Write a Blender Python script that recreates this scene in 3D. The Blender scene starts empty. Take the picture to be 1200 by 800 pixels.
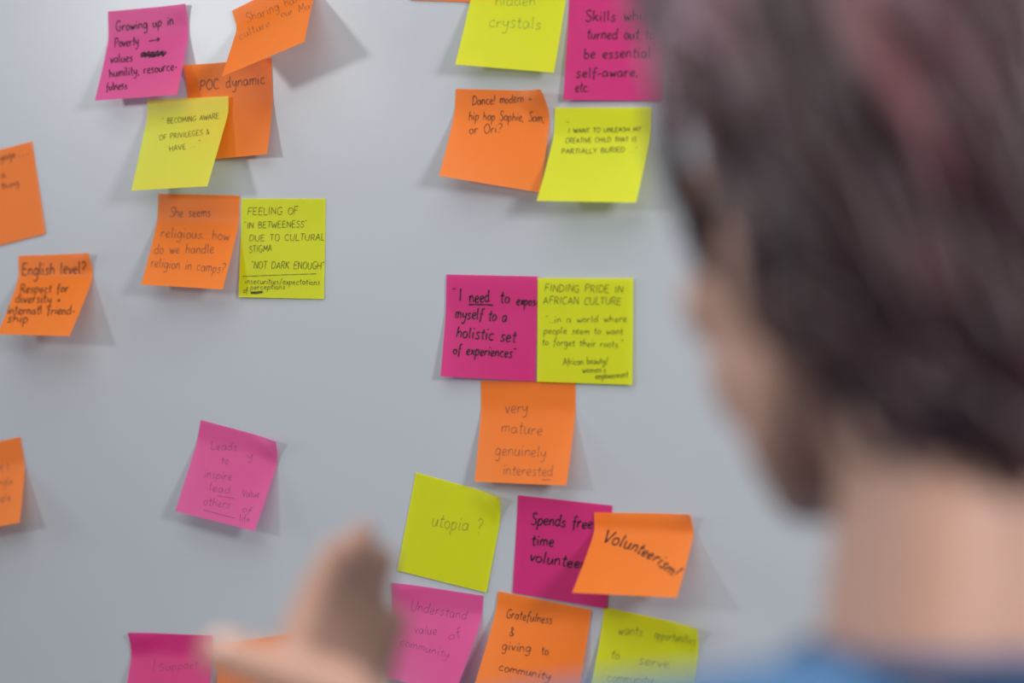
import bpy, bmesh, math, random
import numpy as np
from mathutils import Vector, Matrix, Euler

random.seed(7)
S = bpy.context.scene
COL = S.collection

# ------------------------------------------------------------------ camera
YAW, PITCH, FPX, DIST, Z0 = 0.442696928, -0.0267164428, 2542.74637, 1.59748093, 1.437
FWD = np.array([-math.sin(YAW)*math.cos(PITCH), math.cos(YAW)*math.cos(PITCH), math.sin(PITCH)])
RGT = np.array([math.cos(YAW), math.sin(YAW), 0.0])
UPV = np.cross(RGT, FWD)
CAM = np.array([0, 0, Z0]) - DIST*FWD
cd = bpy.data.cameras.new('camera'); cam = bpy.data.objects.new('camera', cd); COL.objects.link(cam)
M = Matrix.Identity(4)
for i in range(3):
    M[i][0], M[i][1], M[i][2], M[i][3] = RGT[i], UPV[i], -FWD[i], CAM[i]
cam.matrix_world = M
cd.sensor_width = 36.0; cd.lens = FPX/1200*36.0
cd.clip_start = 0.02; cd.clip_end = 60
cd.dof.use_dof = True; cd.dof.focus_distance = 1.650; cd.dof.aperture_fstop = 2.4
S.camera = cam

# ------------------------------------------------------------------ light, exposure
S.view_settings.view_transform = 'Standard'; S.view_settings.look = 'None'
S.view_settings.gamma = 1.0; S.view_settings.use_curve_mapping = False
S.view_settings.exposure = -0.04
w = bpy.data.worlds.new('world'); S.world = w; w.use_nodes = True
bg = w.node_tree.nodes['Background']; bg.inputs[0].default_value = (0.80, 0.90, 1.0, 1); bg.inputs[1].default_value = 0.30

def area(name, loc, target, size, power, color):
    l = bpy.data.lights.new(name, 'AREA'); l.shape = 'RECTANGLE'
    l.size, l.size_y = size; l.energy = power; l.color = color
    o = bpy.data.objects.new(name, l); COL.objects.link(o)
    d = Vector(target)-Vector(loc); o.location = loc
    o.rotation_euler = d.to_track_quat('-Z', 'Y').to_euler()
    return o

area('lamp_left', (-1.90, -2.49, 2.07), (0.1, 0, 1.4), (0.36, 0.36), 22, (1.0, 0.98, 0.97))
area('fill_left', (-3.2, -0.95, 1.75), (0.6, -0.6, 1.5), (0.9, 1.2), 28, (0.95, 0.97, 1.0))  # added fill that brightens the face and neck, not a known window
area('lamp_right', (1.80, -1.30, 1.98), (0.15, 0, 1.40), (0.38, 0.38), 35, (0.98, 0.98, 1.0))
area('ceiling_light', (0.1, -1.25, 2.75), (0.1, -1.2, 1.0), (1.8, 1.8), 33, (1.0, 0.97, 0.93))

# ------------------------------------------------------------------ materials
def srgb(r, g, b):
    f = lambda c: (c/255/12.92) if c <= 10 else ((c/255+0.055)/1.055)**2.4
    return (f(r), f(g), f(b), 1)

def principled(name, col, rough=0.6, spec=0.4, noise=None, bump=None, sss=0.0):
    m = bpy.data.materials.new(name); m.use_nodes = True
    nt = m.node_tree; p = nt.nodes['Principled BSDF']
    p.inputs['Base Color'].default_value = col; p.inputs['Roughness'].default_value = rough
    p.inputs['Specular IOR Level'].default_value = spec
    if sss:
        p.inputs['Subsurface Weight'].default_value = sss
        p.inputs['Subsurface Radius'].default_value = (0.012, 0.005, 0.003); p.inputs['Subsurface Scale'].default_value = 1.0
    if noise:
        scale, amt = noise
        tc = nt.nodes.new('ShaderNodeTexCoord'); n = nt.nodes.new('ShaderNodeTexNoise'); n.inputs['Scale'].default_value = scale
        n.inputs['Detail'].default_value = 4
        nt.links.new(tc.outputs['Object'], n.inputs['Vector'])
        mx = nt.nodes.new('ShaderNodeMix'); mx.data_type = 'RGBA'
        mx.inputs[6].default_value = tuple(c*(1-amt) for c in col[:3])+(1,); mx.inputs[7].default_value = tuple(min(1, c*(1+amt)) for c in col[:3])+(1,)
        nt.links.new(n.outputs['Fac'], mx.inputs[0]); nt.links.new(mx.outputs[2], p.inputs['Base Color'])
    if bump:
        scale, strg = bump
        tc = nt.nodes.new('ShaderNodeTexCoord'); n = nt.nodes.new('ShaderNodeTexNoise'); n.inputs['Scale'].default_value = scale
        nt.links.new(tc.outputs['Object'], n.inputs['Vector'])
        b = nt.nodes.new('ShaderNodeBump'); b.inputs['Strength'].default_value = strg; b.inputs['Distance'].default_value = 0.002
        nt.links.new(n.outputs['Fac'], b.inputs['Height']); nt.links.new(b.outputs['Normal'], p.inputs['Normal'])
    return m

def paper(name, col, trans):
    m = principled(name, col, 0.46, 0.42, noise=(60, 0.035), bump=(900, 0.05))
    nt = m.node_tree; p = nt.nodes['Principled BSDF']; out = nt.nodes['Material Output']
    t = nt.nodes.new('ShaderNodeBsdfTranslucent'); t.inputs[0].default_value = trans
    mix = nt.nodes.new('ShaderNodeMixShader'); mix.inputs[0].default_value = 0.45
    nt.links.new(p.outputs[0], mix.inputs[1]); nt.links.new(t.outputs[0], mix.inputs[2]); nt.links.new(mix.outputs[0], out.inputs[0])
    return m

def ink(name, col, alpha):
    m = principled(name, col, 0.5, 0.2)
    nt = m.node_tree; p = nt.nodes['Principled BSDF']; p.inputs['Alpha'].default_value = alpha
    return m

MAT = {
 'orange': paper('orange_paper', (0.90, 0.215, 0.014, 1), (1.0, 0.30, 0.13, 1)),
 'magenta': paper('magenta_paper', (0.62, 0.024, 0.19, 1), (0.95, 0.13, 0.40, 1)),
 'pink': paper('pink_paper', (0.66, 0.085, 0.285, 1), (0.98, 0.22, 0.48, 1)),
 'yellow': paper('yellow_paper', (0.66, 0.69, 0.003, 1), (0.85, 0.88, 0.06, 1)),
 'pale': paper('pale_yellow_paper', (0.64, 0.67, 0.060, 1), (0.88, 0.9, 0.22, 1)),
}
INK = {
 'black': ink('black_marker_ink', (0.012, 0.010, 0.014, 1), 0.95),
 'pen': ink('dark_pen_ink', (0.02, 0.018, 0.02, 1), 0.72),
 'grey': ink('grey_pencil', (0.05, 0.045, 0.05, 1), 0.46),
 'faint': ink('faint_pencil', (0.05, 0.04, 0.05, 1), 0.33),
}

# ------------------------------------------------------------------ helpers
def link(name, me, mats, parent=None, smooth=True):
    if isinstance(me, bmesh.types.BMesh):
        b = me; me = bpy.data.meshes.new(name); b.to_mesh(me); b.free()
    for m in (mats if isinstance(mats, (list, tuple)) else [mats]): me.materials.append(m)
    if smooth: me.polygons.foreach_set('use_smooth', [True]*len(me.polygons))
    o = bpy.data.objects.new(name, me); COL.objects.link(o)
    if parent is not None: o.parent = parent
    return o

def tag(o, label=None, cat=None, group=None, kind=None):
    for k, v in (('label', label), ('category', cat), ('group', group), ('kind', kind)):
        if v: o[k] = v
    return o

def ray(px, py):
    return FWD + RGT*(px-600)/FPX - UPV*(py-400)/FPX
def at(px, py, d):                       # world point seen at a pixel, d metres along the view axis
    return CAM + ray(px, py)*d
def on_board(px, py):
    D = ray(px, py); return CAM + D*(-CAM[1]/D[1])
def project(P):
    V = P-CAM; z = V@FWD
    return np.stack([600+FPX*(V@RGT)/z, 400-FPX*(V@UPV)/z], -1)

# ------------------------------------------------------------------ setting
def boxmesh(x0, x1, y0, y1, z0, z1):
    b = bmesh.new(); bmesh.ops.create_cube(b, size=1)
    for v in b.verts: v.co = ((x0+x1)/2+v.co.x*(x1-x0), (y0+y1)/2+v.co.y*(y1-y0), (z0+z1)/2+v.co.z*(z1-z0))
    return b
wallm = principled('glossy_white_wall', (0.345, 0.364, 0.393, 1), 0.25, 0.25, noise=(3.0, 0.012), bump=(120, 0.015))
tag(link('wall_back', boxmesh(-2.2, 2.2, 0, 0.10, 0, 2.9), wallm, smooth=False), 'glossy white wall the sticky notes are stuck on', kind='structure')
floorm = principled('grey_carpet', (0.16, 0.16, 0.17, 1), 0.9, 0.1, noise=(180, 0.25))
tag(link('floor', boxmesh(-2.2, 2.2, -3.4, 0.10, -0.08, 0), floorm, smooth=False), 'grey floor', kind='structure')

# ------------------------------------------------------------------ handwriting: a single-stroke alphabet
# units: baseline 0, x-height 5, capitals 9, descender -4; every glyph is advance | strokes
G = {}
def g(ch, adv, s):
    G[ch] = (adv, [[tuple(float(c) for c in p.split(',')) for p in st.split()] for st in s.split('|')])
g('a', 4.8, '3.6,4.3 2,5 .5,3.6 .5,1.2 1.8,0 3.3,1.4 3.8,4.6 3.7,1.2 4.6,.2')
g('b', 4.4, '.7,9 .6,4.5 .5,.3|.6,3.5 2.2,4.8 3.7,3.2 3.2,.8 1.6,0 .5,.8')
g('c', 4.2, '3.6,4.2 2.2,5 .7,3.6 .6,1.4 2,0 3.8,.8')
g('d', 4.8, '3.5,4.2 2,4.8 .5,3.2 .6,.8 2,0 3.5,1.4|4,9 3.7,4 3.8,.8 4.5,.1')
g('e', 4.2, '.6,2.3 2.4,2.7 3.5,3.7 2.5,5 1,4.2 .5,2 1.6,.1 3.8,.9')
g('f', 3.6, '3.7,8.3 2.5,9 1.7,7.5 1.5,4 1.3,-2.4|.2,4.5 3.2,4.9')
g('g', 4.6, '3.5,4.3 2,5 .5,3.4 .6,1 2,.2 3.4,1.6 3.7,4.7|3.7,4.7 3.7,0 3.3,-3 1.8,-4 .4,-3')
g('h', 4.4, '.7,9 .6,4.5 .5,0|.6,3 1.8,4.8 3.1,4.5 3.5,2.6 3.7,.1')
g('i', 2.2, '.9,5 .8,2 1,.3 1.7,.3|0.9,7 1.4,7.9')
g('j', 2.4, '1.3,5 1.2,0 .7,-3 -.5,-3.6|1.4,7.2 1.5,7.5')
g('k', 4.2, '.7,9 .5,0|3.4,5 .8,2.2|1.4,2.9 3.8,0')
g('l', 2.2, '.9,9 .8,3 1,.4 1.7,.2')
g('m', 6.0, '.5,5 .5,0|.5,3.4 1.6,5 2.6,4.2 2.8,0|2.8,3.4 3.9,5 5,4.2 5.3,.1')
g('n', 4.4, '.5,5 .5,0|.5,3.4 1.8,5 3.1,4.4 3.4,2 3.7,.1')
g('o', 4.2, '2,5 .7,4 .4,2 1.6,0 3.3,1 3.6,3.2 2.4,4.9 1.6,4.8')
g('p', 4.4, '.7,5 .5,0 .4,-4|.6,3.6 2.2,5 3.7,3.6 3.2,1 1.6,0 .6,.7')
g('q', 4.6, '3.5,4.3 2,5 .5,3.4 .6,1 2,.2 3.4,1.6|3.7,4.7 3.6,-4 4.5,-3')
g('r', 3.4, '.6,5 .5,0|.6,3 1.6,4.6 3.2,4.8')
g('s', 3.8, '3.3,4.4 2,5 .9,4.2 1.6,2.8 3,1.8 2.6,.4 1.2,0 .2,.6')
g('t', 3.2, '1.6,8 1.4,3 1.6,.4 2.9,.3|0,5.1 3.1,5.5')
g('u', 4.6, '.5,5 .5,1.6 1.6,0 3,1 3.5,4.8|3.5,4.9 3.6,1 4.3,.2')
g('v', 3.8, '.3,5 1.7,0|1.7,0 3.5,5')
g('w', 5.2, '.3,5 1.3,.1|1.3,.1 2.5,4|2.5,4 3.5,.1|3.5,.1 4.8,5')
g('x', 4.0, '.4,5 3.6,0|3.5,5 .4,0')
g('y', 4.4, '.4,5 .8,2 2,1.2 3.2,2.4 3.7,5|3.7,5 3.4,0 2.7,-3 1.4,-4 .3,-3')
g('z', 4.0, '.4,5 3.5,5|3.5,5 .3,0|.3,0 3.7,.1')
g('A', 5.6, '.2,0 2.6,9|2.6,9 5,0|1,3.2 4.2,3.4')
g('B', 5.2, '.6,9 .5,0|.6,9 3.4,8.6 3.6,6 1,4.8|1,4.8 4.4,4 4.2,.8 .5,0')
g('C', 5.4, '4.8,7.6 3.2,9 1,7 .5,3.5 1.8,.3 4.8,.9')
g('D', 5.6, '.7,9 .6,0|.2,9 3.4,8.4 5,5 3.8,1.2 .3,0')
g('E', 5.0, '.7,9 .5,0|.6,9 4.4,9.1|.6,4.6 3.8,4.9|.5,0 4.5,.2')
g('F', 4.8, '.7,9 .5,0|.6,9 4.5,9.2|.6,4.7 3.8,5')
g('G', 5.8, '4.9,7.8 3.2,9 1,7.2 .5,3.5 1.9,.2 4.2,.6 5,3.6|5,3.8 2.9,3.6')
g('H', 5.6, '.6,9 .5,0|4.8,9 4.8,0|.5,4.6 4.8,4.8')
g('I', 2.4, '1.2,9 1,0')
g('J', 4.4, '3.6,9 3.5,2 2.2,0 .4,1.4')
g('K', 5.2, '.7,9 .5,0|4.6,9 .7,4.2|1.5,5 4.8,0')
g('L', 4.4, '.7,9 .5,0|.5,0 4.2,.2')
g('M', 6.6, '.4,0 1,9|1,9 3.2,2.5|3.2,2.5 5.4,9|5.4,9 6,0')
g('N', 5.8, '.6,0 .7,9|.7,9 4.8,.2|4.8,.2 5,9')
g('O', 5.8, '2.8,9 1,7.4 .4,4 1.6,.6 3.6,.2 5.1,3 4.8,7 2.8,9 2,8.8')
g('P', 5.0, '.7,9 .5,0|.2,8.8 3.2,9 4.5,7 3.4,4.8 .7,4.3')
g('Q', 5.8, '2.8,9 1,7.4 .4,4 1.6,.6 3.6,.2 5.1,3 4.8,7 2.8,9|3.4,2 5.6,-.8')
g('R', 5.2, '.7,9 .5,0|.2,8.8 3.2,9 4.3,7 3.2,4.9 .7,4.5|1.8,4.6 4.8,0')
g('S', 4.8, '4.2,7.8 2.8,9 1,7.8 1.6,5.4 3.9,3.6 3.6,.9 1.8,0 .3,1.2')
g('T', 5.0, '2.6,9 2.4,0|.2,8.9 5,9.2')
g('U', 5.6, '.6,9 .6,2.6 2.4,0 4.4,2 4.9,9')
g('V', 5.2, '.3,9 2.4,0|2.4,0 5,9')
g('W', 7.0, '.3,9 1.7,0|1.7,0 3.5,7|3.5,7 5,0|5,0 6.7,9')
g('X', 5.2, '.4,9 4.8,0|4.7,9 .3,0')
g('Y', 5.0, '.3,9 2.5,4.6|4.9,9 2.5,4.6 2.3,0')
g('Z', 5.0, '.4,9 4.6,9|4.6,9 .3,0|.3,0 4.8,.1')
g('.', 2.2, '.5,.1 1.2,.7'); g(',', 1.8, '.9,.6 .8,-.4 .2,-1.6')
g('!', 2.4, '1.3,9.4 .9,2.6|.6,.1 1.0,.8'); g('?', 4.2, '.4,7.4 1.6,9 3.4,8 3,5.6 1.8,4.2 1.7,2.4|1.4,.1 1.8,.8')
g('"', 3.0, '.8,9.4 .7,7.8|2,9.5 1.9,7.9'); g("'", 1.6, '.8,9.2 .6,7.6')
g('-', 3.2, '.3,2.7 2.8,2.9'); g('/', 4.0, '.3,-1.6 3.6,9.6'); g('+', 4.0, '1.9,4.4 1.8,.8|.2,2.5 3.5,2.7')
g('&', 5.2, '4.6,.2 1.4,6.6 1.8,8.8 3,8 2.6,5.6 .6,2.4 1,.3 3,.4 4.5,3.4')
g('>', 9.0, '.3,3.6 4.5,3.9 8.6,4.4|6.4,6.8 8.6,4.4 6.2,1.6')
g('~', 8.0, '.2,1 1.2,6 1.6,1 2.6,6.4 2.8,.6 3.8,6 4.2,.8 5.2,6.6 5.4,1 6.6,6 6.8,1 7.9,5.4|.1,3.2 7.9,3.9|.4,1.9 7.6,2.6|.2,4.6 7.4,5.2|.6,5.4 4,1.2 7.2,5.6')
g('_', 8.0, '0,0 4,.12 8,-.05'); g('|', 1.0, '.5,9 .5,-1')

def smooth_pts(pts, n=5):
    if len(pts) < 3:
        a, b = np.array(pts[0]), np.array(pts[-1]); return [tuple(a+(b-a)*t) for t in np.linspace(0, 1, 5)]
    P = [np.array(p) for p in pts]; P = [2*P[0]-P[1]]+P+[2*P[-1]-P[-2]]
    out = []
    for i in range(1, len(P)-2):
        for k in range(n):
            t = k/n; a, b, c, d = P[i-1:i+3]
            out.append(tuple(0.5*(2*b+(c-a)*t+(2*a-5*b+4*c-d)*t*t+(3*b-a-3*c+d)*t**3)))
    out.append(tuple(P[-2])); return out

def write_line(text, p0, p1, xh, slant=0.08, rng=None):
    """strokes in picture units for one line of handwriting running from p0 to p1"""
    rng = rng or random
    x = 0; items = []
    for ch in text:
        if ch == ' ': x += 4.6; continue
        adv, st = G[ch]; items.append((x, st)); x += adv+0.35
    tot = max(x-0.35, 1e-3)
    p0, p1 = np.array(p0, float), np.array(p1, float)
    L = np.linalg.norm(p1-p0); ex = (p1-p0)/L; ey = np.array([ex[1], -ex[0]])
    sx, sy = L/tot, xh/5
    res = []
    for x0, st in items:
        dy = rng.uniform(-.35, .35); ms = rng.uniform(.93, 1.08); sh = slant+rng.uniform(-.05, .05)
        for s in st:
            q = []
            for (px, py) in smooth_pts([(a+rng.uniform(-.12, .12), b+rng.uniform(-.15, .15)) for a, b in s]):
                X = (x0+px)*sx+sh*py*sy; Y = (py*ms+dy)*sy
                q.append(p0+ex*X+ey*Y)
            res.append(q)
    return res

# ------------------------------------------------------------------ sticky notes
SIDE = 0.076
class Sheet:
    """a square of paper stuck along its top edge, its free edge lifted off the wall"""
    def __init__(s, c, layer, v0, p, tl, tr, wob):
        TL, TR = on_board(*c[0]), on_board(*c[1])
        s.base = 0.0006+0.0009*layer
        s.T0, s.eu = TL, (TR-TL); W = np.linalg.norm(s.eu); eu = s.eu/W
        s.n = np.array([0, -1.0, 0]); s.ev = np.array([eu[2], 0, -eu[0]])
        if s.ev[2] > 0: s.ev = -s.ev
        s.h, s.dv = [None, None], [None, None]
        for i, (A, px) in enumerate(((TL, c[3]), (TR, c[2]))):
            if px is None: continue
            D = ray(*px); t = ((A-CAM)@eu)/(D@eu); P = CAM+D*t
            h, dv = -P[1], (P-A)@s.ev
            if h < 0.0008:
                P = on_board(*px); h, dv = 0.0008, (P-A)@s.ev
            s.h[i], s.dv[i] = h, dv
        for i in (0, 1):
            if s.h[i] is None: s.h[i], s.dv[i] = s.h[1-i], s.dv[1-i]
        s.v0, s.p, s.tl, s.tr, s.wob = v0, p, tl, tr, wob
    def P(s, u, v):
        u, v = np.asarray(u, float), np.asarray(v, float)
        h = s.h[0]*(1-u)+s.h[1]*u; dv = s.dv[0]*(1-u)+s.dv[1]*u
        x = np.clip((v-s.v0)/(1-s.v0), 0, None); k = 0.18
        # flat under the glue, a soft bend, then nearly straight
        f = np.where(x < k, x*x/(2*k), x-k/2)/(1-k/2)
        f = f**s.p
        lift = h*f
        lift = lift+s.wob*np.sin(math.pi*u)*f
        for c, uu in ((s.tl, 0.0), (s.tr, 1.0)):
            if c:
                r = np.clip(1-np.hypot((u-uu)*1.0, v*1.25)/0.42, 0, None); lift = lift+c*r*r
        q = s.T0+u[..., None]*s.eu+(v*dv)[..., None]*s.ev+(lift+s.base)[..., None]*s.n
        return q
    def normal(s, u, v):
        e = 1e-3; a = (s.P(u+e, v)-s.P(u-e, v)); b = (s.P(u, v+e)-s.P(u, v-e))
        n = np.cross(a, b); n /= np.linalg.norm(n, axis=-1, keepdims=True)
        return np.where((n@np.array([0, -1.0, 0]))[..., None] < 0, -n, n), a, b
    def invert(s, px):
        px = np.asarray(px, float)
        gu, gv = np.meshgrid(np.linspace(0, 1, 25), np.linspace(0, 1, 25))
        Q = project(s.P(gu.ravel(), gv.ravel()))
        i = ((Q[None]-px[:, None])**2).sum(-1).argmin(1)
        u, v = gu.ravel()[i].copy(), gv.ravel()[i].copy()
        for _ in range(6):
            f = project(s.P(u, v)); e = 1e-4
            a = (project(s.P(u+e, v))-f)/e; b = (project(s.P(u, v+e))-f)/e
            r = px-f; det = a[:, 0]*b[:, 1]-a[:, 1]*b[:, 0]; det = np.where(abs(det) < 1, 1, det)
            du = (r[:, 0]*b[:, 1]-r[:, 1]*b[:, 0])/det; dw = (a[:, 0]*r[:, 1]-a[:, 1]*r[:, 0])/det
            u = np.clip(u+np.clip(du, -.1, .1), -.3, 1.3); v = np.clip(v+np.clip(dw, -.1, .1), -.3, 1.3)
        return u, v

def sticky_note(color, corners, lines, ink_name, width, label, layer=0, v0=0.14, p=1.12, tl=0, tr=0, wob=0, ink_label=None, slant=0.08):
    s = Sheet(corners, layer, v0, p, tl, tr, wob)
    N = 26; t = np.linspace(0, 1, N)
    gu, gv = np.meshgrid(t, t); P = s.P(gu, gv).reshape(-1, 3)
    org = s.T0+s.n*s.base
    me = bpy.data.meshes.new('sticky_note')
    faces = [(j*N+i, (j+1)*N+i, (j+1)*N+i+1, j*N+i+1) for j in range(N-1) for i in range(N-1)]
    me.from_pydata([tuple(x) for x in P-org], [], faces)
    o = link('sticky_note', me, MAT[color]); o.location = org
    tag(o, label, 'sticky note', 'sticky notes on the white wall')
    rng = random.Random(label); V, F = [], []
    for (text, p0, p1, xh) in lines:
        for st in write_line(text, p0, p1, xh, slant, rng):
            q = np.array(st)
            # resample so that the stroke follows the bend of the paper
            seg = np.linalg.norm(np.diff(q, axis=0), axis=1); L = np.concatenate([[0], np.cumsum(seg)])
            if L[-1] < 1e-6: continue
            k = max(3, int(L[-1]/1.3)+1); tt = np.linspace(0, L[-1], k)
            q = np.stack([np.interp(tt, L, q[:, 0]), np.interp(tt, L, q[:, 1])], -1)
            u, v = s.invert(q)
            ok = (u > .004) & (u < .996) & (v > .004) & (v < .996)
            pts = s.P(u, v); n, _, _ = s.normal(u, v); pts = pts+n*0.00022
            tg = np.gradient(pts, axis=0); tg /= np.maximum(np.linalg.norm(tg, axis=1, keepdims=True), 1e-9)
            side = np.cross(tg, n)
            wv = width*0.43*np.array([1+0.18*math.sin(i*0.7+rng.random()*.8) for i in range(k)])
            wv[0] *= .7; wv[-1] *= .6
            b = len(V)
            for i in range(k):
                V.append(tuple(pts[i]-side[i]*wv[i]-org)); V.append(tuple(pts[i]+side[i]*wv[i]-org))
            for i in range(k-1):
                if ok[i] and ok[i+1]: F.append((b+2*i, b+2*i+1, b+2*i+3, b+2*i+2))
    if F:
        used = sorted({i for f in F for i in f}); mp = {a: i for i, a in enumerate(used)}
        im = bpy.data.meshes.new('handwriting'); im.from_pydata([V[i] for i in used], [], [tuple(mp[i] for i in f) for f in F])
        h = link('handwriting', im, INK[ink_name], o)
        tag(h, ink_label or {'black': 'black marker handwriting', 'pen': 'thin dark pen handwriting', 'grey': 'grey pencil handwriting', 'faint': 'faint pencil handwriting'}[ink_name])
    return o

sticky_note('pink', [(127, 13.5), (221, 5), (208, 111), (111.6, 118)], [
    ('Growing up in', (136, 37), (204, 29), 6.2), ('Poverty', (134.5, 55.6), (163, 52.5), 6.2), ('>', (174, 52), (188, 50), 4.5),
    ('values', (129.5, 74), (156, 72), 6), ('~', (164, 69), (195, 67.5), 7.5), ('humility, resource-', (128.5, 91), (208, 82), 5.8),
    ('fulness', (124.5, 107), (149.5, 104), 5.5)], 'black', 0.00105, 'pink sticky note reading Growing up in Poverty with a crossed out word', v0=.22, tr=.004)
sticky_note('orange', [(219, 77), (318.5, 68), (313.4, 180.6), (221, 189)], [('POC dynamic', (234, 106), (311, 98), 7)], 'grey', 0.0013,
    'orange sticky note reading POC dynamic, half behind the pale yellow note', v0=.34, p=1.25, tl=.005)
sticky_note('orange', [(273.6, 13), (364, -32), (358.6, 49.5), (262, 90)], [('Sharing hai-', (290, 27), (354, 1), 6), ('culture', (281, 47), (318, 31), 5.5),
    ('our Mail', (330, 21), (370, 9), 5)], 'faint', 0.0009, 'orange sticky note peeling far off the wall at the top above POC dynamic', layer=2, v0=.17, p=1.0)
sticky_note('pale', [(176.4, 118), (271, 113), (246.6, 218.4), (157.6, 223.6)], [('" BECOMING AWARE', (190, 146), (257, 139), 3.6),
    ('OF PRIVILEGES &', (187, 164.5), (246, 157), 3.4), ('HAVE ... "', (199, 178), (236, 171), 3.4)], 'pen', 0.0006,
    'pale yellow sticky note curling over the POC dynamic note', layer=4, v0=.10, p=1.0)
sticky_note('orange', [(186, 227), (281.6, 229), (261.4, 339), (165.8, 333.3)], [('She seems', (199, 254), (247, 254), 6.5),
    ('religious...how', (188, 277.5), (269, 281.5), 6.5), ('do we handle', (180.4, 297.3), (251, 297), 6.5),
    ('religion in camps?', (176.5, 312.4), (263.6, 320), 6.5)], 'grey', 0.0010, 'orange sticky note asking She seems religious, how do we handle religion', v0=.2)
sticky_note('yellow', [(283.4, 232.7), (382, 232.7), (380.8, 350.3), (280, 348)], [('FEELING OF', (290, 252), (350, 251), 4.8),
    ('"IN BETWEENESS"', (286, 268), (360, 266), 4.3), ('DUE TO CULTURAL', (292, 282.5), (381, 281.5), 4.2), ('STIGMA', (292, 296), (319, 294.4), 4.3),
    ('"NOT DARK ENOUGH"', (294, 314.6), (380, 315.3), 4.6), ('_', (285, 323.6), (371.6, 320.3), 4), ('insecurities/expectations', (287, 332.6), (375, 333.8), 4),
    ('of', (285, 343.2), (290.6, 343.2), 4), ('perceptions', (293.3, 339.4), (334.5, 338.7), 3.6), ('~', (293.5, 345.5), (308.6, 344.5), 3.4)], 'pen', 0.0006,
    'flat yellow sticky note reading Feeling of in betweeness', v0=.2)
sticky_note('orange', [(-49, 188), (38, 165.6), (55.7, 273.4), (-33, 296)], [('voyage', (-8, 191), (19, 184), 4.6), ('...', (21, 183.5), (35, 181), 4),
    ('is a', (-8, 210), (6.5, 207.5), 4.4), ('it a thing', (-18, 228), (23, 217), 4.6)], 'pen', 0.0008, 'orange sticky note cut by the left picture edge, above English level', v0=.3)
sticky_note('orange', [(22, 299.5), (109, 296.5), (82, 393.8), (-2.5, 391.5)], [('English level?', (25.7, 323), (100.8, 320), 8), ('. Respect for', (15.4, 343.4), (80.4, 342.6), 5.8),
    ('diversity +', (17.9, 354.8), (71.5, 354.8), 5.8), ('internatl friend-', (8.5, 367.8), (87.8, 368.6), 5.8), ('ship', (8.5, 377.5), (33.3, 378.3), 5.6)], 'black', 0.00105,
    'orange sticky note reading English level? at the left edge', v0=.2, tr=.006)
sticky_note('orange', [(-60, 529), (24.4, 511.6), (23.6, 612), (-62, 628)], [('yet I', (-8, 553), (11, 551), 5), ('single', (-8, 570), (15.6, 567), 4.6), ('people', (-10, 590), (13, 586), 4.6)],
    'grey', 0.0008, 'orange sticky note cut by the left picture edge, lowest on that side', v0=.25)
sticky_note('pink', [(235.7, 491.7), (330, 517), (299, 622), (206, 598.6)], [('Leads', (247, 526.5), (278, 528), 5.5), ('to', (259, 543), (268, 544), 5.5), ('y', (290, 538), (297, 537), 5),
    ('inspire', (239, 559), (271.5, 563), 5.5), ('lead', (244.7, 574.5), (270, 578.5), 5.5), ('_', (255, 581), (275, 584), 4), ('others', (238, 591.5), (270, 595.6), 5.5),
    ('_', (238, 597), (275.5, 607), 4), ('Value', (283.6, 581.8), (304, 582.6), 4.6), ('of', (283.6, 598.8), (294, 602), 4.6), ('life', (280.4, 611), (292.6, 611.8), 4.6)], 'faint', 0.0008,
    'pink sticky note alone on the empty wall at lower left', v0=.16, tr=.008, p=1.05)
sticky_note('orange', [(492, -118), (600, -114), (594, 4), (487, 0.5)], [], 'faint', 0.0008, 'orange sticky note at the top edge, only its bottom edge showing', v0=.2)
sticky_note('yellow', [(557, -42), (667.5, -38), (650, 85.3), (534.5, 75.7)], [('hidden', (580, 6), (628, 7), 7.5), ('crystals', (572.5, 32), (634, 34), 8)], 'faint', 0.0009,
    'yellow sticky note reading hidden crystals at the top edge', layer=1, v0=.2)
sticky_note('magenta', [(667.3, -6), (781, -9), (776, 118), (660.5, 117)], [('Skills which', (685.5, 25), (768, 24), 7), ('turned out to', (687.5, 46), (766, 46), 7),
    ('be essential', (684, 69), (762, 67.5), 7), ('self-aware,', (675, 91), (748, 89), 6.5), ('etc.', (674, 107.5), (691, 107.5), 6.5)], 'black', 0.0010,
    'magenta sticky note reading Skills which turned, partly behind the head', v0=.12, p=1.0)
sticky_note('orange', [(534.8, 104), (647, 107), (632.7, 225.5), (514.8, 206)], [('Dance! modern +', (553.5, 123.3), (623.3, 119.3), 6), ('hip hop Sophie, Sam,', (549.2, 140.7), (638, 142.8), 6),
    ('or Ori?', (550, 156.7), (588.7, 155.3), 6)], 'pen', 0.0008, 'orange sticky note reading Dance with its top right corner curled', v0=.16, tr=.02, p=1.2)
sticky_note('yellow', [(651.3, 126.5), (763.5, 126), (746.5, 237.3), (630, 235.3)], [('"', (663, 150), (667, 150), 4), ('I WANT TO UNLEASH MY', (666, 156), (751.3, 154), 3),
    ('CREATIVE CHILD THAT IS', (662.5, 167.9), (746, 166), 3.2), ('PARTIALLY BURIED ..."', (658, 180.7), (747, 178), 3.3)], 'pen', 0.00065,
    'yellow sticky note below Skills note, partly hidden by hair', layer=1, v0=.2)
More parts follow.
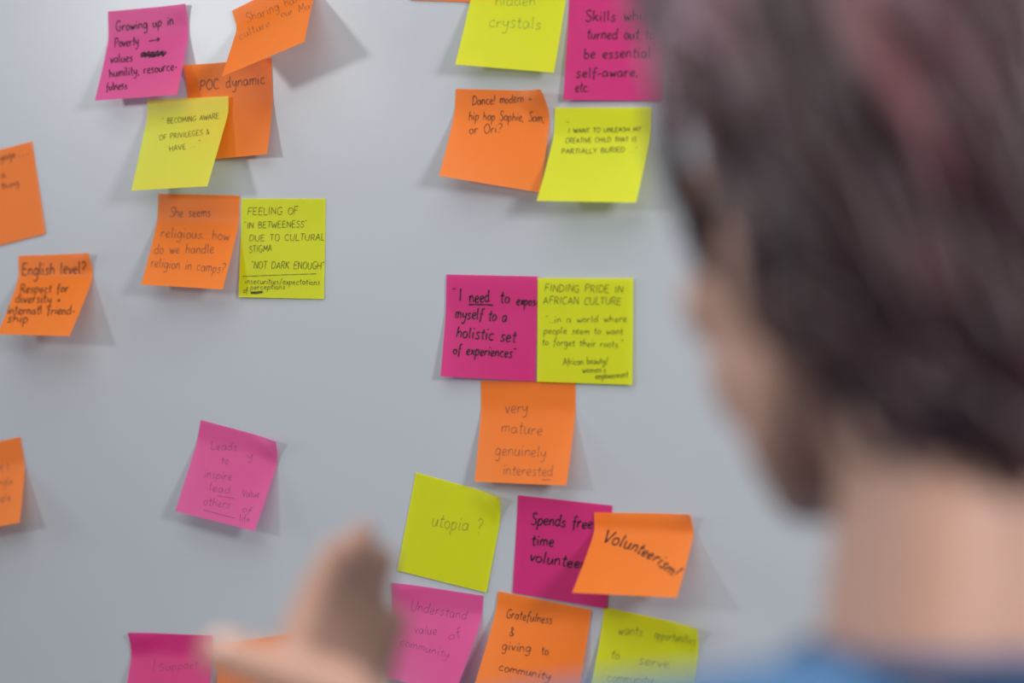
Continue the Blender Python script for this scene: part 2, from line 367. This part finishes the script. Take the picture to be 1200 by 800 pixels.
sticky_note('magenta', [(524.3, 321.5), (631, 323.8), (629.3, 446.5), (517.3, 440.7)], [('"', (529, 347), (535, 347), 5), ('I', (537.8, 351.8), (541, 351.8), 8), ('need', (550, 354.8), (574, 353.7), 8),
    ('_', (549, 357), (578.2, 357.5), 4), ('to', (586, 354.8), (597, 355.5), 8), ('expose', (605, 357), (632, 358), 6), ('myself to a', (533.2, 372.3), (593.8, 377), 7.5),
    ('holistic set', (534.3, 395.2), (604.3, 400.8), 7.5), ('of experiences"', (530.8, 414.3), (604.3, 419), 6.5)], 'black', 0.00125,
    'magenta sticky note reading I need to expose myself, in the middle of the wall', layer=1, v0=.3)
sticky_note('yellow', [(631.8, 325.8), (743.3, 326), (744.3, 450.5), (631.4, 446.8)], [('FINDING PRIDE IN', (638.2, 341.5), (730.3, 343.2), 4.8), ('AFRICAN CULTURE', (636.5, 356), (728, 357.2), 4.8),
    ('"..in a world where', (639.3, 378.2), (735, 377), 4.6), ('people seem to want', (637, 391), (730.3, 391.7), 4.6), ('to forget their roots."', (635.1, 404.3), (730.3, 407.3), 4.6),
    ('African beauty/', (659.9, 427.9), (712.8, 426), 4.6), ("women's", (682.5, 436.5), (710.5, 436.5), 4.2), ('empowerment', (697.7, 444), (736.2, 442.3), 4.4)], 'pen', 0.0006,
    'flat yellow sticky note reading Finding pride in African culture', layer=2, v0=.3)
sticky_note('orange', [(564, 446), (674.6, 447.6), (664, 568.6), (556.6, 564)], [('very', (591.6, 484), (619, 483), 8), ('mature', (587, 506), (636, 510), 7.5), ('genuinely', (580, 533), (640, 536), 7.5),
    ('interested', (589, 556), (648, 558), 7), ('_', (635, 562), (646, 562), 4)], 'grey', 0.0008, 'orange sticky note reading very mature genuinely interested', v0=.22)
sticky_note('yellow', [(487.7, 553.2), (592, 582), (574.5, 695), (470, 669)], [('utopia ?', (505, 616.6), (565, 624.5), 9)], 'faint', 0.0009,
    'yellow sticky note with the one faint word utopia', v0=.12, tr=.009, p=1.05)
sticky_note('magenta', [(607.5, 579.8), (718, 592), (713, 712.8), (602.6, 694)], [('Spends free', (622, 614), (694.3, 619.5), 7.5), ('time', (622.5, 638.9), (649.5, 639.8), 7.5),
    ('volunteer', (620, 656.8), (686, 667), 7.5)], 'black', 0.00125, 'dark magenta sticky note reading Spends free time, behind the Volunteerism note', v0=.3)
sticky_note('orange', [(697.8, 599.7), (814, 601.5), (794.7, 699.5), (672, 693.7)], [('Volu', (705, 634), (738, 644), 8.5), ('ntee', (738.5, 644.5), (763, 656), 8), ('rism!', (763.5, 656.5), (790, 677), 8)],
    'black', 0.0014, 'orange sticky note reading Volunteerism! in slanting thick marker', layer=2, v0=.17, tr=.007, slant=.25)
sticky_note('pink', [(461.5, 681.5), (567, 697.6), (533, 813), (450.5, 793)], [('Understand', (480.5, 715), (547, 726), 6.5), ('value', (485, 741.5), (512, 744), 6), ('of', (526, 750), (542, 745), 5.5),
    ('community', (468, 755), (526, 771), 5)], 'faint', 0.0008, 'pink sticky note reading Understand value, right of the raised hand', v0=.16, tl=.004)
sticky_note('orange', [(584.8, 692), (693.6, 713.8), (675, 834), (554, 812)], [('Gratefulness', (592.6, 723.7), (647, 731), 6), ('&', (596.7, 745), (602, 745.7), 6), ('giving', (587.8, 760.8), (622, 764), 6),
    ('to', (634, 767), (642.8, 767.7), 6), ('community', (583.7, 785), (645, 796.5), 5.5)], 'pen', 0.0008, 'orange sticky note reading Gratefulness and giving to community', layer=1, v0=.1)
sticky_note('yellow', [(708.5, 711), (822.5, 735), (806, 853), (689, 826)], [('wants', (724.4, 743), (753, 745), 6.5), ('opportunities', (766.5, 747.5), (815, 755), 6), ('to', (715.6, 771), (726, 772.5), 6.5),
    ('serve', (748, 777.5), (784, 783), 6.5), ('community', (711, 797.5), (765, 801), 6)], 'faint', 0.0009, 'yellow sticky note reading wants opportunities to serve, at the bottom edge', v0=.14, tr=.009)
sticky_note('magenta', [(154.2, 740), (250, 744.5), (238, 853), (141, 850)], [('|', (178, 786), (182, 786), 8), ('Support', (186, 786), (233, 782), 5)], 'faint', 0.0008,
    'magenta sticky note at the bottom edge left of the thumb', v0=.14, tl=.005)
sticky_note('orange', [(250, 757), (346, 741), (352, 850), (252, 866)], [], 'faint', 0.0008, 'orange sticky note behind the raised hand at the bottom edge', v0=.2)

# ------------------------------------------------------------------ the person looking at the wall
def add_ball(b, c, r, rot=None, seg=20):
    """ellipsoid at c with the three radii r, turned by the 3x3 matrix rot"""
    r = (r, r, r) if isinstance(r, (int, float)) else r
    m = Matrix.Translation(Vector(c)) @ ((rot.to_4x4() if rot is not None else Matrix.Identity(4)) @ Matrix.Diagonal((*r, 1)))
    bmesh.ops.create_uvsphere(b, u_segments=seg, v_segments=max(8, seg//2+2), radius=1, matrix=m)

def add_limb(b, pts, rad, seg=18, sub=6):
    """tapering round limb through pts with a radius at every point"""
    pts = [np.array(p, float) for p in pts]
    P, R = [], []
    for i in range(len(pts)-1):
        for k in range(sub):
            t = k/sub; P.append(pts[i]*(1-t)+pts[i+1]*t); tt = t*t*(3-2*t); R.append(rad[i]*(1-tt)+rad[i+1]*tt)
    P.append(pts[-1]); R.append(rad[-1])
    rings = []
    ref = None
    for i, p in enumerate(P):
        t = P[min(i+1, len(P)-1)]-P[max(i-1, 0)]; t /= np.linalg.norm(t)
        if ref is None:
            ref = np.cross(t, [0.31, 0.87, 0.38]); ref /= np.linalg.norm(ref)
        ref = ref-t*(ref@t); ref /= np.linalg.norm(ref); q = np.cross(t, ref)
        rings.append([b.verts.new(tuple(p+(ref*math.cos(a)+q*math.sin(a))*R[i])) for a in [2*math.pi*k/seg for k in range(seg)]])
    for i in range(len(rings)-1):
        for k in range(seg):
            b.faces.new((rings[i][k], rings[i][(k+1) % seg], rings[i+1][(k+1) % seg], rings[i+1][k]))
    b.faces.new(rings[0][::-1]); b.faces.new(rings[-1])
    for p, r in ((pts[0], rad[0]), (pts[-1], rad[-1])): add_ball(b, p, r*0.995, seg=seg)

def add_rings(b, rings, seg=28):
    """closed loft: each ring is (centre, axis x, axis y) as world vectors"""
    vs = []
    for c, ax, ay in rings:
        c, ax, ay = map(np.array, (c, ax, ay))
        row = []
        for k in range(seg):
            a = 2*math.pi*k/seg; ca, sa = math.cos(a), math.sin(a)
            s = lambda q: math.copysign(abs(q)**0.86, q)
            row.append(b.verts.new(tuple(c+ax*s(ca)+ay*s(sa))))
        vs.append(row)
    for i in range(len(vs)-1):
        for k in range(seg): b.faces.new((vs[i][k], vs[i][(k+1) % seg], vs[i+1][(k+1) % seg], vs[i+1][k]))
    b.faces.new(vs[0][::-1]); b.faces.new(vs[-1])

def fuse(b, voxel, smooth_it, name):
    """one continuous skin around all the overlapping volumes in b"""
    bmesh.ops.recalc_face_normals(b, faces=b.faces)
    me = bpy.data.meshes.new('build'); b.to_mesh(me); b.free()
    o = bpy.data.objects.new('build', me); COL.objects.link(o)
    r = o.modifiers.new('r', 'REMESH'); r.mode = 'VOXEL'; r.voxel_size = voxel; r.adaptivity = 0
    s = o.modifiers.new('s', 'SMOOTH'); s.factor = 0.5; s.iterations = smooth_it
    dg = bpy.context.evaluated_depsgraph_get()
    out = bpy.data.meshes.new_from_object(o.evaluated_get(dg)); out.name = name
    bpy.data.objects.remove(o); bpy.data.meshes.remove(me)
    return out

Fh = np.array([-math.sin(YAW), math.cos(YAW), 0.0]); Zu = np.array([0, 0, 1.0])
def turned(deg):                      # level directions: forward turned to the left of the view, and its right side
    a = math.radians(deg); f = math.cos(a)*Fh-math.sin(a)*RGT
    return f, np.cross(f, Zu)
HF, HR = turned(28)                   # where the face looks
BF, BR = turned(18)                   # where the chest faces
HEAD = at(1078, 318, 0.79)            # middle of the head, level with the ears
HT = math.radians(11)                  # a slight nod
HU = Zu*math.cos(HT)+HF*math.sin(HT); HFt = HF*math.cos(HT)-Zu*math.sin(HT)
def hp(x, y, z): return HEAD+HR*x+HFt*y+HU*z
HROT = Matrix((Vector(HR), Vector(HFt), Vector(HU))).transposed()
NECK = at(1154, 744, 0.752)            # base of the neck
def bp(x, y, z): return np.array([NECK[0], NECK[1], 0])+BR*x+BF*y+Zu*z     # body frame, z above the floor
NZ = NECK[2]

SH_L, SH_R = bp(-0.172, 0.0, NZ-0.075), bp(0.172, 0.0, NZ-0.075)
MID_TIP = at(401, 645, 0.97)
fu = 0.82*Zu+0.50*Fh+0.10*RGT; fu /= np.linalg.norm(fu)
bt = math.radians(57)
ax = -RGT*math.cos(bt)-Fh*math.sin(bt); ax -= fu*(ax@fu); ax /= np.linalg.norm(ax)     # towards the thumb
pn = np.cross(ax, fu); pn = pn if pn@Fh < 0 else -pn                                   # out of the palm
KN = MID_TIP-fu*0.083                 # knuckle of the middle finger
WRIST = KN-fu*0.083-ax*0.010-pn*0.004
EL_L = bp(-0.235, 0.13, NZ-0.33); EL_R = bp(0.225, -0.03, NZ-0.345); WR_R = bp(0.245, 0.07, NZ-0.575)

def finger(b, root, d, length, r, curl, side):
    """three phalanges with a knuckle bend each, curling towards the palm"""
    p = np.array(root); out = [p]; rr = [r*1.08]
    for i, (part, k) in enumerate(((0.46, 0.3), (0.30, 0.8), (0.24, 0.7))):
        a = curl*k; d = d*math.cos(a)+side*math.sin(a); d /= np.linalg.norm(d); side = side-d*(side@d); side /= np.linalg.norm(side)
        p = p+d*length*part; out.append(p); rr.append(r*(1.02, .92, .76)[i])
    add_limb(b, out, rr, 16, 5)
    return out, d, side

skin = principled('skin', (0.40, 0.228, 0.168, 1), 0.5, 0.35, noise=(22, 0.06), bump=(350, 0.06), sss=0.25)
lipm = principled('lip_skin', (0.42, 0.13, 0.12, 1), 0.4, 0.4)
nailm = principled('fingernail', (0.62, 0.40, 0.34, 1), 0.25, 0.5)
shirtm = principled('blue_knit', (0.058, 0.13, 0.25, 1), 0.85, 0.15, noise=(45, 0.22), bump=(420, 0.5))
collarm = principled('shaded_collar_knit', (0.036, 0.075, 0.155, 1), 0.85, 0.15, noise=(60, 0.2), bump=(500, 0.5))  # blue of the top, darkened to stand for the shadow at the neckline
pantm = principled('dark_denim', (0.03, 0.035, 0.05, 1), 0.8, 0.2, noise=(90, 0.2), bump=(600, 0.3))
shoem = principled('black_leather', (0.02, 0.02, 0.022, 1), 0.4, 0.4)
eyem = principled('eye_white', (0.8, 0.78, 0.75, 1), 0.15, 0.5); irism = principled('brown_iris', (0.06, 0.03, 0.015, 1), 0.1, 0.5)
browm = principled('dark_brow_hair', (0.035, 0.022, 0.022, 1), 0.6, 0.3)

b = bmesh.new()
# skull, face, jaw
add_ball(b, hp(0, -0.012, 0.048), (0.074, 0.092, 0.078), HROT, 36)
add_ball(b, hp(0, 0.020, 0.012), (0.066, 0.070, 0.085), HROT, 32)
add_ball(b, hp(0, 0.032, -0.022), (0.055, 0.060, 0.062), HROT, 32)
add_ball(b, hp(0, 0.050, -0.046), (0.036, 0.038, 0.034), HROT, 28)
add_ball(b, hp(0, 0.068, -0.066), (0.023, 0.021, 0.020), HROT)            # chin
add_ball(b, hp(0, 0.076, 0.050), (0.048, 0.022, 0.016), HROT)             # brow ridge
for s in (-1, 1):
    add_ball(b, hp(s*0.036, 0.058, 0.000), (0.027, 0.025, 0.022), HROT)   # cheekbone
    add_ball(b, hp(s*0.034, 0.045, -0.028), (0.027, 0.029, 0.030), HROT)    # cheek
    add_limb(b, [hp(s*0.052, 0.002, -0.030), hp(s*0.042, 0.030, -0.054), hp(s*0.014, 0.064, -0.070)], [0.020, 0.019, 0.016])   # jaw line
    add_ball(b, hp(s*0.011, 0.096, -0.009), (0.0085, 0.010, 0.008), HROT)   # nostril
    add_ball(b, hp(s*0.076, -0.012, 0.006), (0.010, 0.019, 0.031), HROT)   # ear
    add_limb(b, [hp(s*0.074, 0.004, 0.012), hp(s*0.080, -0.006, 0.031), hp(s*0.083, -0.022, 0.026), hp(s*0.081, -0.024, 0.006), hp(s*0.075, -0.008, -0.024)], [0.004, 0.0045, 0.0045, 0.004, 0.006], 10, 4)
    add_limb(b, [hp(s*0.014, 0.088, 0.034), hp(s*0.034, 0.084, 0.037), hp(s*0.049, 0.070, 0.031)], [0.006, 0.0075, 0.006], 12)   # upper lid
    add_limb(b, [hp(s*0.016, 0.084, 0.018), hp(s*0.034, 0.081, 0.015), hp(s*0.048, 0.070, 0.022)], [0.005, 0.006, 0.005], 12)    # lower lid
add_limb(b, [hp(0, 0.088, 0.042), hp(0, 0.098, 0.012), hp(0, 0.107, -0.006)], [0.009, 0.009, 0.010])   # nose
add_limb(b, [hp(-0.020, 0.082, -0.038), hp(0, 0.091, -0.035), hp(0.020, 0.082, -0.038)], [0.006, 0.008, 0.006])
# neck
add_limb(b, [hp(0, -0.022, -0.02), hp(0, -0.028, -0.075), bp(0, 0.002, NZ-0.005), bp(0, 0.0, NZ-0.08)], [0.058, 0.054, 0.056, 0.062], 26)
add_limb(b, [hp(-0.030, -0.055, -0.02), bp(-0.034, -0.022, NZ-0.02)], [0.024, 0.028]); add_limb(b, [hp(0.030, -0.055, -0.02), bp(0.034, -0.022, NZ-0.02)], [0.024, 0.028])
# trunk
def trunk(grow):
    g_ = grow
    return [(bp(0, 0.0, z), BR*(x+g_), BF*(y+g_)) for z, x, y in (
        (NZ-0.035, .070, .058), (NZ-0.060, .115, .070), (NZ-0.100, .165, .084), (NZ-0.17, .172, .098), (NZ-0.25, .162, .110), (NZ-0.33, .148, .104),
        (NZ-0.42, .130, .092), (NZ-0.50, .140, .098), (NZ-0.58, .166, .112), (NZ-0.66, .172, .116), (NZ-0.73, .160, .104))]
add_rings(b, trunk(0))
add_limb(b, [bp(-0.045, -0.010, NZ-0.045), SH_L], [0.032, 0.044]); add_limb(b, [bp(0.045, -0.010, NZ-0.045), SH_R], [0.032, 0.044])
# arms
add_limb(b, [SH_L, SH_L*.5+EL_L*.5, EL_L, EL_L*.6+WRIST*.4, WRIST], [0.052, 0.043, 0.037, 0.038, 0.026])
add_limb(b, [SH_R, SH_R*.5+EL_R*.5, EL_R, EL_R*.6+WR_R*.4, WR_R], [0.052, 0.043, 0.037, 0.038, 0.026])
# legs
LEGS = []
for s in (-1, 1):
    hip, knee, ank = bp(s*0.088, 0, NZ-0.66), bp(s*0.095, 0.015, 0.44), bp(s*0.10, -0.012, 0.075)
    LEGS.append((hip, knee, ank))
    add_limb(b, [hip, hip*.5+knee*.5, knee, knee*.62+ank*.38, ank], [0.086, 0.072, 0.054, 0.052, 0.036])
    add_limb(b, [ank-Zu*0.02, bp(s*0.108, 0.075, 0.036), bp(s*0.112, 0.15, 0.028)], [0.034, 0.032, 0.024])
# raised left hand
def hand(b, KN, fu, ax, pn, wrist, curl, thumb):
    for o_, z_ in ((0.022, -0.006), (0.002, 0.0), (-0.018, -0.004), (-0.034, -0.012)):
        add_limb(b, [KN+ax*o_+fu*z_, wrist+ax*o_*0.55+fu*0.012], [0.0125, 0.0165], 14)
    add_limb(b, [wrist+ax*0.018+pn*0.010+fu*0.018, KN+ax*0.026+pn*0.012-fu*0.028], [0.018, 0.015], 14)
    add_limb(b, [wrist-ax*0.018+pn*0.008+fu*0.018, KN-ax*0.028+pn*0.007-fu*0.022], [0.015, 0.012], 14)
    tips = []
    for i, (o_, z_, L_, r_) in enumerate(((0.0215, -0.005, 0.079, .0094), (0.0035, 0, 0.088, .0098), (-0.0145, -0.002, 0.087, .0094), (-0.0305, -0.008, 0.071, .0083))):
        spread = (-0.01, 0.0, 0.0, 0.0)[i]
        d = fu+ax*spread; d /= np.linalg.norm(d)
        tips.append(finger(b, KN+ax*o_+fu*z_, d, L_, r_, curl[i], pn))
    add_limb(b, thumb, [0.017, 0.0135, 0.0112, 0.0090], 16, 5)
    return tips
thumbL = [WRIST+ax*0.020+fu*0.016+pn*0.010, at(420, 818, 0.885), at(330, 788, 0.880), at(256, 764, 0.885)]
tipsL = hand(b, KN, fu, ax, pn, WRIST, (0.24, 0.18, 0.16, 0.18), thumbL)
# hanging right hand
fd2 = -Zu*0.97+BF*0.2; fd2 /= np.linalg.norm(fd2); ax2 = BF-fd2*(BF@fd2); ax2 /= np.linalg.norm(ax2); pn2 = -BR-fd2*(-BR@fd2); pn2 /= np.linalg.norm(pn2)
KN2 = WR_R+fd2*0.083
thumbR = [WR_R+ax2*0.020+fd2*0.016+pn2*0.010, WR_R+ax2*0.042+fd2*0.045+pn2*0.018, WR_R+ax2*0.050+fd2*0.075+pn2*0.024, WR_R+ax2*0.050+fd2*0.098+pn2*0.026]
tipsR = hand(b, KN2, fd2, ax2, pn2, WR_R, (0.35, 0.42, 0.48, 0.5), thumbR)
person = link('person', fuse(b, 0.0031, 10, 'person'), skin)
tag(person, 'person in a blue top with short dark hair, seen from behind, one hand raised', 'person')

# eyes, brows, lips, nails
for s in (-1, 1):
    e = bmesh.new(); add_ball(e, hp(s*0.033, 0.0745, 0.026), 0.0125, HROT, 24); eo = link('eye', e, eyem, person)
    e = bmesh.new(); add_ball(e, hp(s*0.033, 0.0835, 0.026), (0.0056, 0.0040, 0.0056), HROT, 16); link('iris', e, irism, eo)
    e = bmesh.new(); add_limb(e, [hp(s*0.015, 0.096, 0.049), hp(s*0.034, 0.091, 0.054), hp(s*0.052, 0.073, 0.047)], [0.0026, 0.0036, 0.0016], 8); link('eyebrow', e, browm, person)
    e = bmesh.new(); add_limb(e, [hp(s*0.017, 0.0925, 0.028), hp(s*0.034, 0.0925, 0.0305), hp(s*0.052, 0.076, 0.026)], [0.0010, 0.0018, 0.0012], 6); link('eyelashes', e, browm, person)
e = bmesh.new(); add_limb(e, [hp(-0.020, 0.0855, -0.036), hp(0, 0.0965, -0.033), hp(0.020, 0.0855, -0.036)], [0.002, 0.0038, 0.002], 10)
add_limb(e, [hp(-0.018, 0.085, -0.038), hp(0, 0.0950, -0.0405), hp(0.018, 0.085, -0.038)], [0.002, 0.0042, 0.002], 10); link('lips', e, lipm, person)
def nail(tip, d, back, r):
    e = bmesh.new(); d = np.array(d)/np.linalg.norm(d); back = back-d*(back@d); back /= np.linalg.norm(back); sd = np.cross(d, back)
    add_ball(e, tip-d*0.002+back*r*0.66, (r*0.66, 0.0062, r*0.30), Matrix((Vector(sd), Vector(d), Vector(back))).transposed(), 14)
    link('fingernail', e, nailm, person)
for tips in (tipsL, tipsR):
    for (pts, d, sd), r in zip(tips, (.0072, .0074, .007, .0062)): nail(pts[-1], d, -sd, r)
nail(thumbL[-1], thumbL[-1]-thumbL[-2], Zu*0.9-Fh*0.3, .0088); nail(thumbR[-1], thumbR[-1]-thumbR[-2], BF*0.5+BR*0.6, .0085)

# clothing
b = bmesh.new()
tr_ = trunk(0.011); tr_[0] = (bp(0, -0.002, NZ-0.030), BR*0.080, BF*0.070)
add_rings(b, [(bp(0, -0.002, z), BR*r, BF*r*.96) for z, r in ((NZ-.012, .064), (NZ-.023, .070), (NZ-.04, .084), (NZ-.065, .10))])
add_rings(b, tr_[:-1])
add_limb(b, [bp(-0.055, -0.010, NZ-0.042), SH_L], [0.044, 0.062]); add_limb(b, [bp(0.055, -0.010, NZ-0.042), SH_R], [0.044, 0.062])
cuffL = EL_L*.12+WRIST*.88
add_limb(b, [SH_L, SH_L*.5+EL_L*.5, EL_L, EL_L*.6+WRIST*.4, cuffL], [0.062, 0.055, 0.050, 0.047, 0.037])
cuffR = EL_R*.12+WR_R*.88
add_limb(b, [SH_R, SH_R*.5+EL_R*.5, EL_R, EL_R*.6+WR_R*.4, cuffR], [0.062, 0.055, 0.050, 0.047, 0.037])
top = link('blue_top', fuse(b, 0.005, 6, 'blue_top'), shirtm, person)
b = bmesh.new()
ring = [bp(0.064*math.cos(a), -0.002+0.063*math.sin(a), NZ-0.007-0.006*math.sin(a)) for a in np.linspace(0, 2*math.pi, 33)]
add_limb(b, ring, [0.0062]*33, 10, 2); tag(link('collar', b, collarm, top), 'collar band with shade in its colour')
b = bmesh.new()
add_rings(b, [(bp(0, 0, z), BR*(x+.010), BF*(y+.010)) for z, x, y in ((NZ-0.52, .146, .101), (NZ-0.58, .164, .110), (NZ-0.66, .170, .114), (NZ-0.74, .160, .104))])
for hip, knee, ank in LEGS: add_limb(b, [hip, hip*.5+knee*.5, knee, knee*.6+ank*.4, ank+Zu*0.02], [0.094, 0.082, 0.066, 0.062, 0.056])
link('trousers', fuse(b, 0.006, 5, 'trousers'), pantm, person)
for s in (-1, 1):
    b = bmesh.new(); add_limb(b, [bp(s*0.10, -0.030, 0.046), bp(s*0.108, 0.060, 0.044), bp(s*0.113, 0.165, 0.033)], [0.044, 0.043, 0.031])
    for v in b.verts: v.co.z = max(v.co.z, 0.0)
    link('shoe', b, shoem, person)

# hair: a cap over the skull under many flat tapering locks
hairm = principled('dark_mauve_brown_hair', (0.055, 0.030, 0.036, 1), 0.42, 0.5)
nt = hairm.node_tree; vc = nt.nodes.new('ShaderNodeVertexColor'); vc.layer_name = 'tone'
nt.links.new(vc.outputs['Color'], nt.nodes['Principled BSDF'].inputs['Base Color'])
rng = random.Random(11)
b = bmesh.new()
add_ball(b, hp(0, -0.036, 0.062), (0.081, 0.088, 0.083), HROT, 36)
add_ball(b, hp(0, -0.052, 0.006), (0.080, 0.064, 0.078), HROT, 32)
add_ball(b, hp(0, -0.052, -0.034), (0.056, 0.040, 0.040), HROT, 28)
cap = fuse(b, 0.005, 4, 'hair')
HV, HFc, HC = [tuple(v.co) for v in cap.vertices], [tuple(p.vertices) for p in cap.polygons], [(0.020, 0.011, 0.013)]*len(cap.vertices)
bpy.data.meshes.remove(cap)
TONES = [(0.042, 0.014, 0.018), (0.090, 0.030, 0.038), (0.135, 0.058, 0.074), (0.17, 0.055, 0.064), (0.24, 0.145, 0.185), (0.36, 0.27, 0.325)]
def streak(az, el):
    """broad darker and paler streaks running round the head, darker low down"""
    a = math.radians(az)
    f = 0.5+0.36*math.sin(a*9+1.3+el*0.02)+0.30*math.sin(a*16+el*0.05)+0.16*math.sin(el*0.10+a*4)+rng.uniform(-.13, .13)
    if el < 22: f -= 0.012*(22-el)
    return TONES[max(0, min(5, int(f*5.6)))]
def lock(path, width, thick, tone):
    """flat tapering lock; path is a list of (point, outward normal)"""
    n = len(path); base = len(HV); K = 6
    for i, (p, nn) in enumerate(path):
        t = i/(n-1); d = np.array(path[min(i+1, n-1)][0])-np.array(path[max(i-1, 0)][0]); d /= max(np.linalg.norm(d), 1e-9)
        sd = np.cross(d, nn); sd /= max(np.linalg.norm(sd), 1e-9); nn2 = np.cross(sd, d)
        wv = width*(0.45+0.55*math.sin(math.pi*min(1, t*1.1+.15)))*(1 if t < .75 else (1-t)/.25*0.85+.15)
        for k in range(K):
            a = 2*math.pi*k/K; q = p+sd*math.cos(a)*wv*0.5+nn2*math.sin(a)*thick*(0.4+0.6*(1-t))
            HV.append(tuple(q)); c = 0.85+0.3*math.sin(t*5+tone[0]*90); HC.append(tuple(min(1, x*c) for x in tone))
    for i in range(n-1):
        for k in range(K):
            HFc.append((base+i*K+k, base+i*K+(k+1) % K, base+(i+1)*K+(k+1) % K, base+(i+1)*K+k))
    HFc.append(tuple(base+k for k in range(K))[::-1]); HFc.append(tuple(base+(n-1)*K+k for k in range(K)))
CROWN = (0.012, -0.040, 0.140)
def scalp(az, el):
    """point on the outer hair shape; az 0 = face, 90 = person's left, 180 = back; el in degrees above the ear line"""
    a, e = math.radians(az), math.radians(el)
    x, y, z = -math.sin(a)*math.cos(e), math.cos(a)*math.cos(e), math.sin(e)
    rx, ry, rz = 0.090, 0.106, 0.108 if z > 0 else 0.135
    if z < 0: rx, ry = rx*(1-0.25*abs(z)), ry*(1-0.12*abs(z))
    w_ = math.cos(e)**-0.65*1.0 if z < 0 else 1.0              # fuller towards the nape than an egg would be
    w_ = min(w_, 1.75)
    p = np.array([x*rx*w_, y*ry*w_-0.020, z*rz+0.050])
    n = np.array([x/rx, y/ry, z/rz]); return p, n/np.linalg.norm(n)
def flow(az, e0, e1, tw, out, am, ph, curl, width, thick, tone, n=11):
    path = []
    for k in range(n):
        t = k/(n-1); p, nn = scalp(az+tw*t+5*math.sin(ph+t*5), e0+(e1-e0)*t)
        q = p+nn*(out+am*math.sin(ph+t*7)+0.005*math.sin(math.pi*t)+curl*t*t)
        path.append((hp(*q), HR*nn[0]+HFt*nn[1]+HU*nn[2]))
    lock(path, width, thick, tone)
def lowest(fr):                                             # where the hair ends, by the angle from the face
    if fr > 106: return -66
    if fr > 80: return -66*((fr-80)/26)**0.7
    if fr > 62: return 4
    return 20+10*(62-fr)/62
for i in range(1500):
    az = rng.uniform(0, 360); fr = min(az, 360-az); low = lowest(fr)
    e0 = rng.uniform(low+14, 88) if i > 260 else rng.uniform(60, 88)
    e1 = max(low+rng.uniform(-7, 5), e0-rng.uniform(38, 80))
    flow(az, e0, e1, rng.uniform(-14, 14)+(12 if az < 180 else -12), rng.uniform(-0.003, 0.007), rng.uniform(0.001, 0.005), rng.uniform(0, 6.28),
         rng.uniform(-0.004, 0.007), rng.uniform(0.006, 0.014), rng.uniform(0.0016, 0.0032), streak(az, e0*.4+e1*.6))
# swept fringe: longer locks that rise off the crown and fall forward over the temples
for i in range(260):
    az = rng.uniform(-75, 78)
    s0, n0 = scalp(az*0.8, 74); s1, n1 = scalp(az, rng.uniform(36, 58)); s2, n2 = scalp(az+rng.uniform(-8, 8), rng.uniform(16, 30))
    lift = rng.uniform(0.012, 0.039); path = []; ph = rng.uniform(0, 6)
    for k in range(10):
        t = k/9; p = s0*(1-t)**2+s1*2*t*(1-t)+s2*t*t; n = n0*(1-t)+n1*t*(1-t)+n2*t; n = n/np.linalg.norm(n)
        q = p+n*(0.004+lift*math.sin(math.pi*min(1, t*0.98))+0.003*math.sin(t*7+ph))
        path.append((hp(*q), HR*n[0]+HFt*n[1]+HU*n[2]))
    lock(path, rng.uniform(0.007, 0.014), rng.uniform(0.0018, 0.0032), TONES[rng.choice((2, 4, 4, 5, 5))] if az > 25 else streak(az, 60))
for i in range(22):                                         # tuft in front of the left ear, down to the corner of the eye
    az = rng.uniform(52, 60)
    flow(az, rng.uniform(30, 50), rng.uniform(-27, -17), rng.uniform(-10, -2), rng.uniform(-0.004, 0.003), 0.002, rng.uniform(0, 6), -0.004, rng.uniform(0.005, 0.009), 0.002, TONES[rng.choice((0, 0, 1))])
hm = bpy.data.meshes.new('hair'); hm.from_pydata(HV, [], HFc)
att = hm.color_attributes.new('tone', 'FLOAT_COLOR', 'POINT')
att.data.foreach_set('color', [c for q in HC for c in (*q, 1.0)])
link('hair', hm, hairm, person)
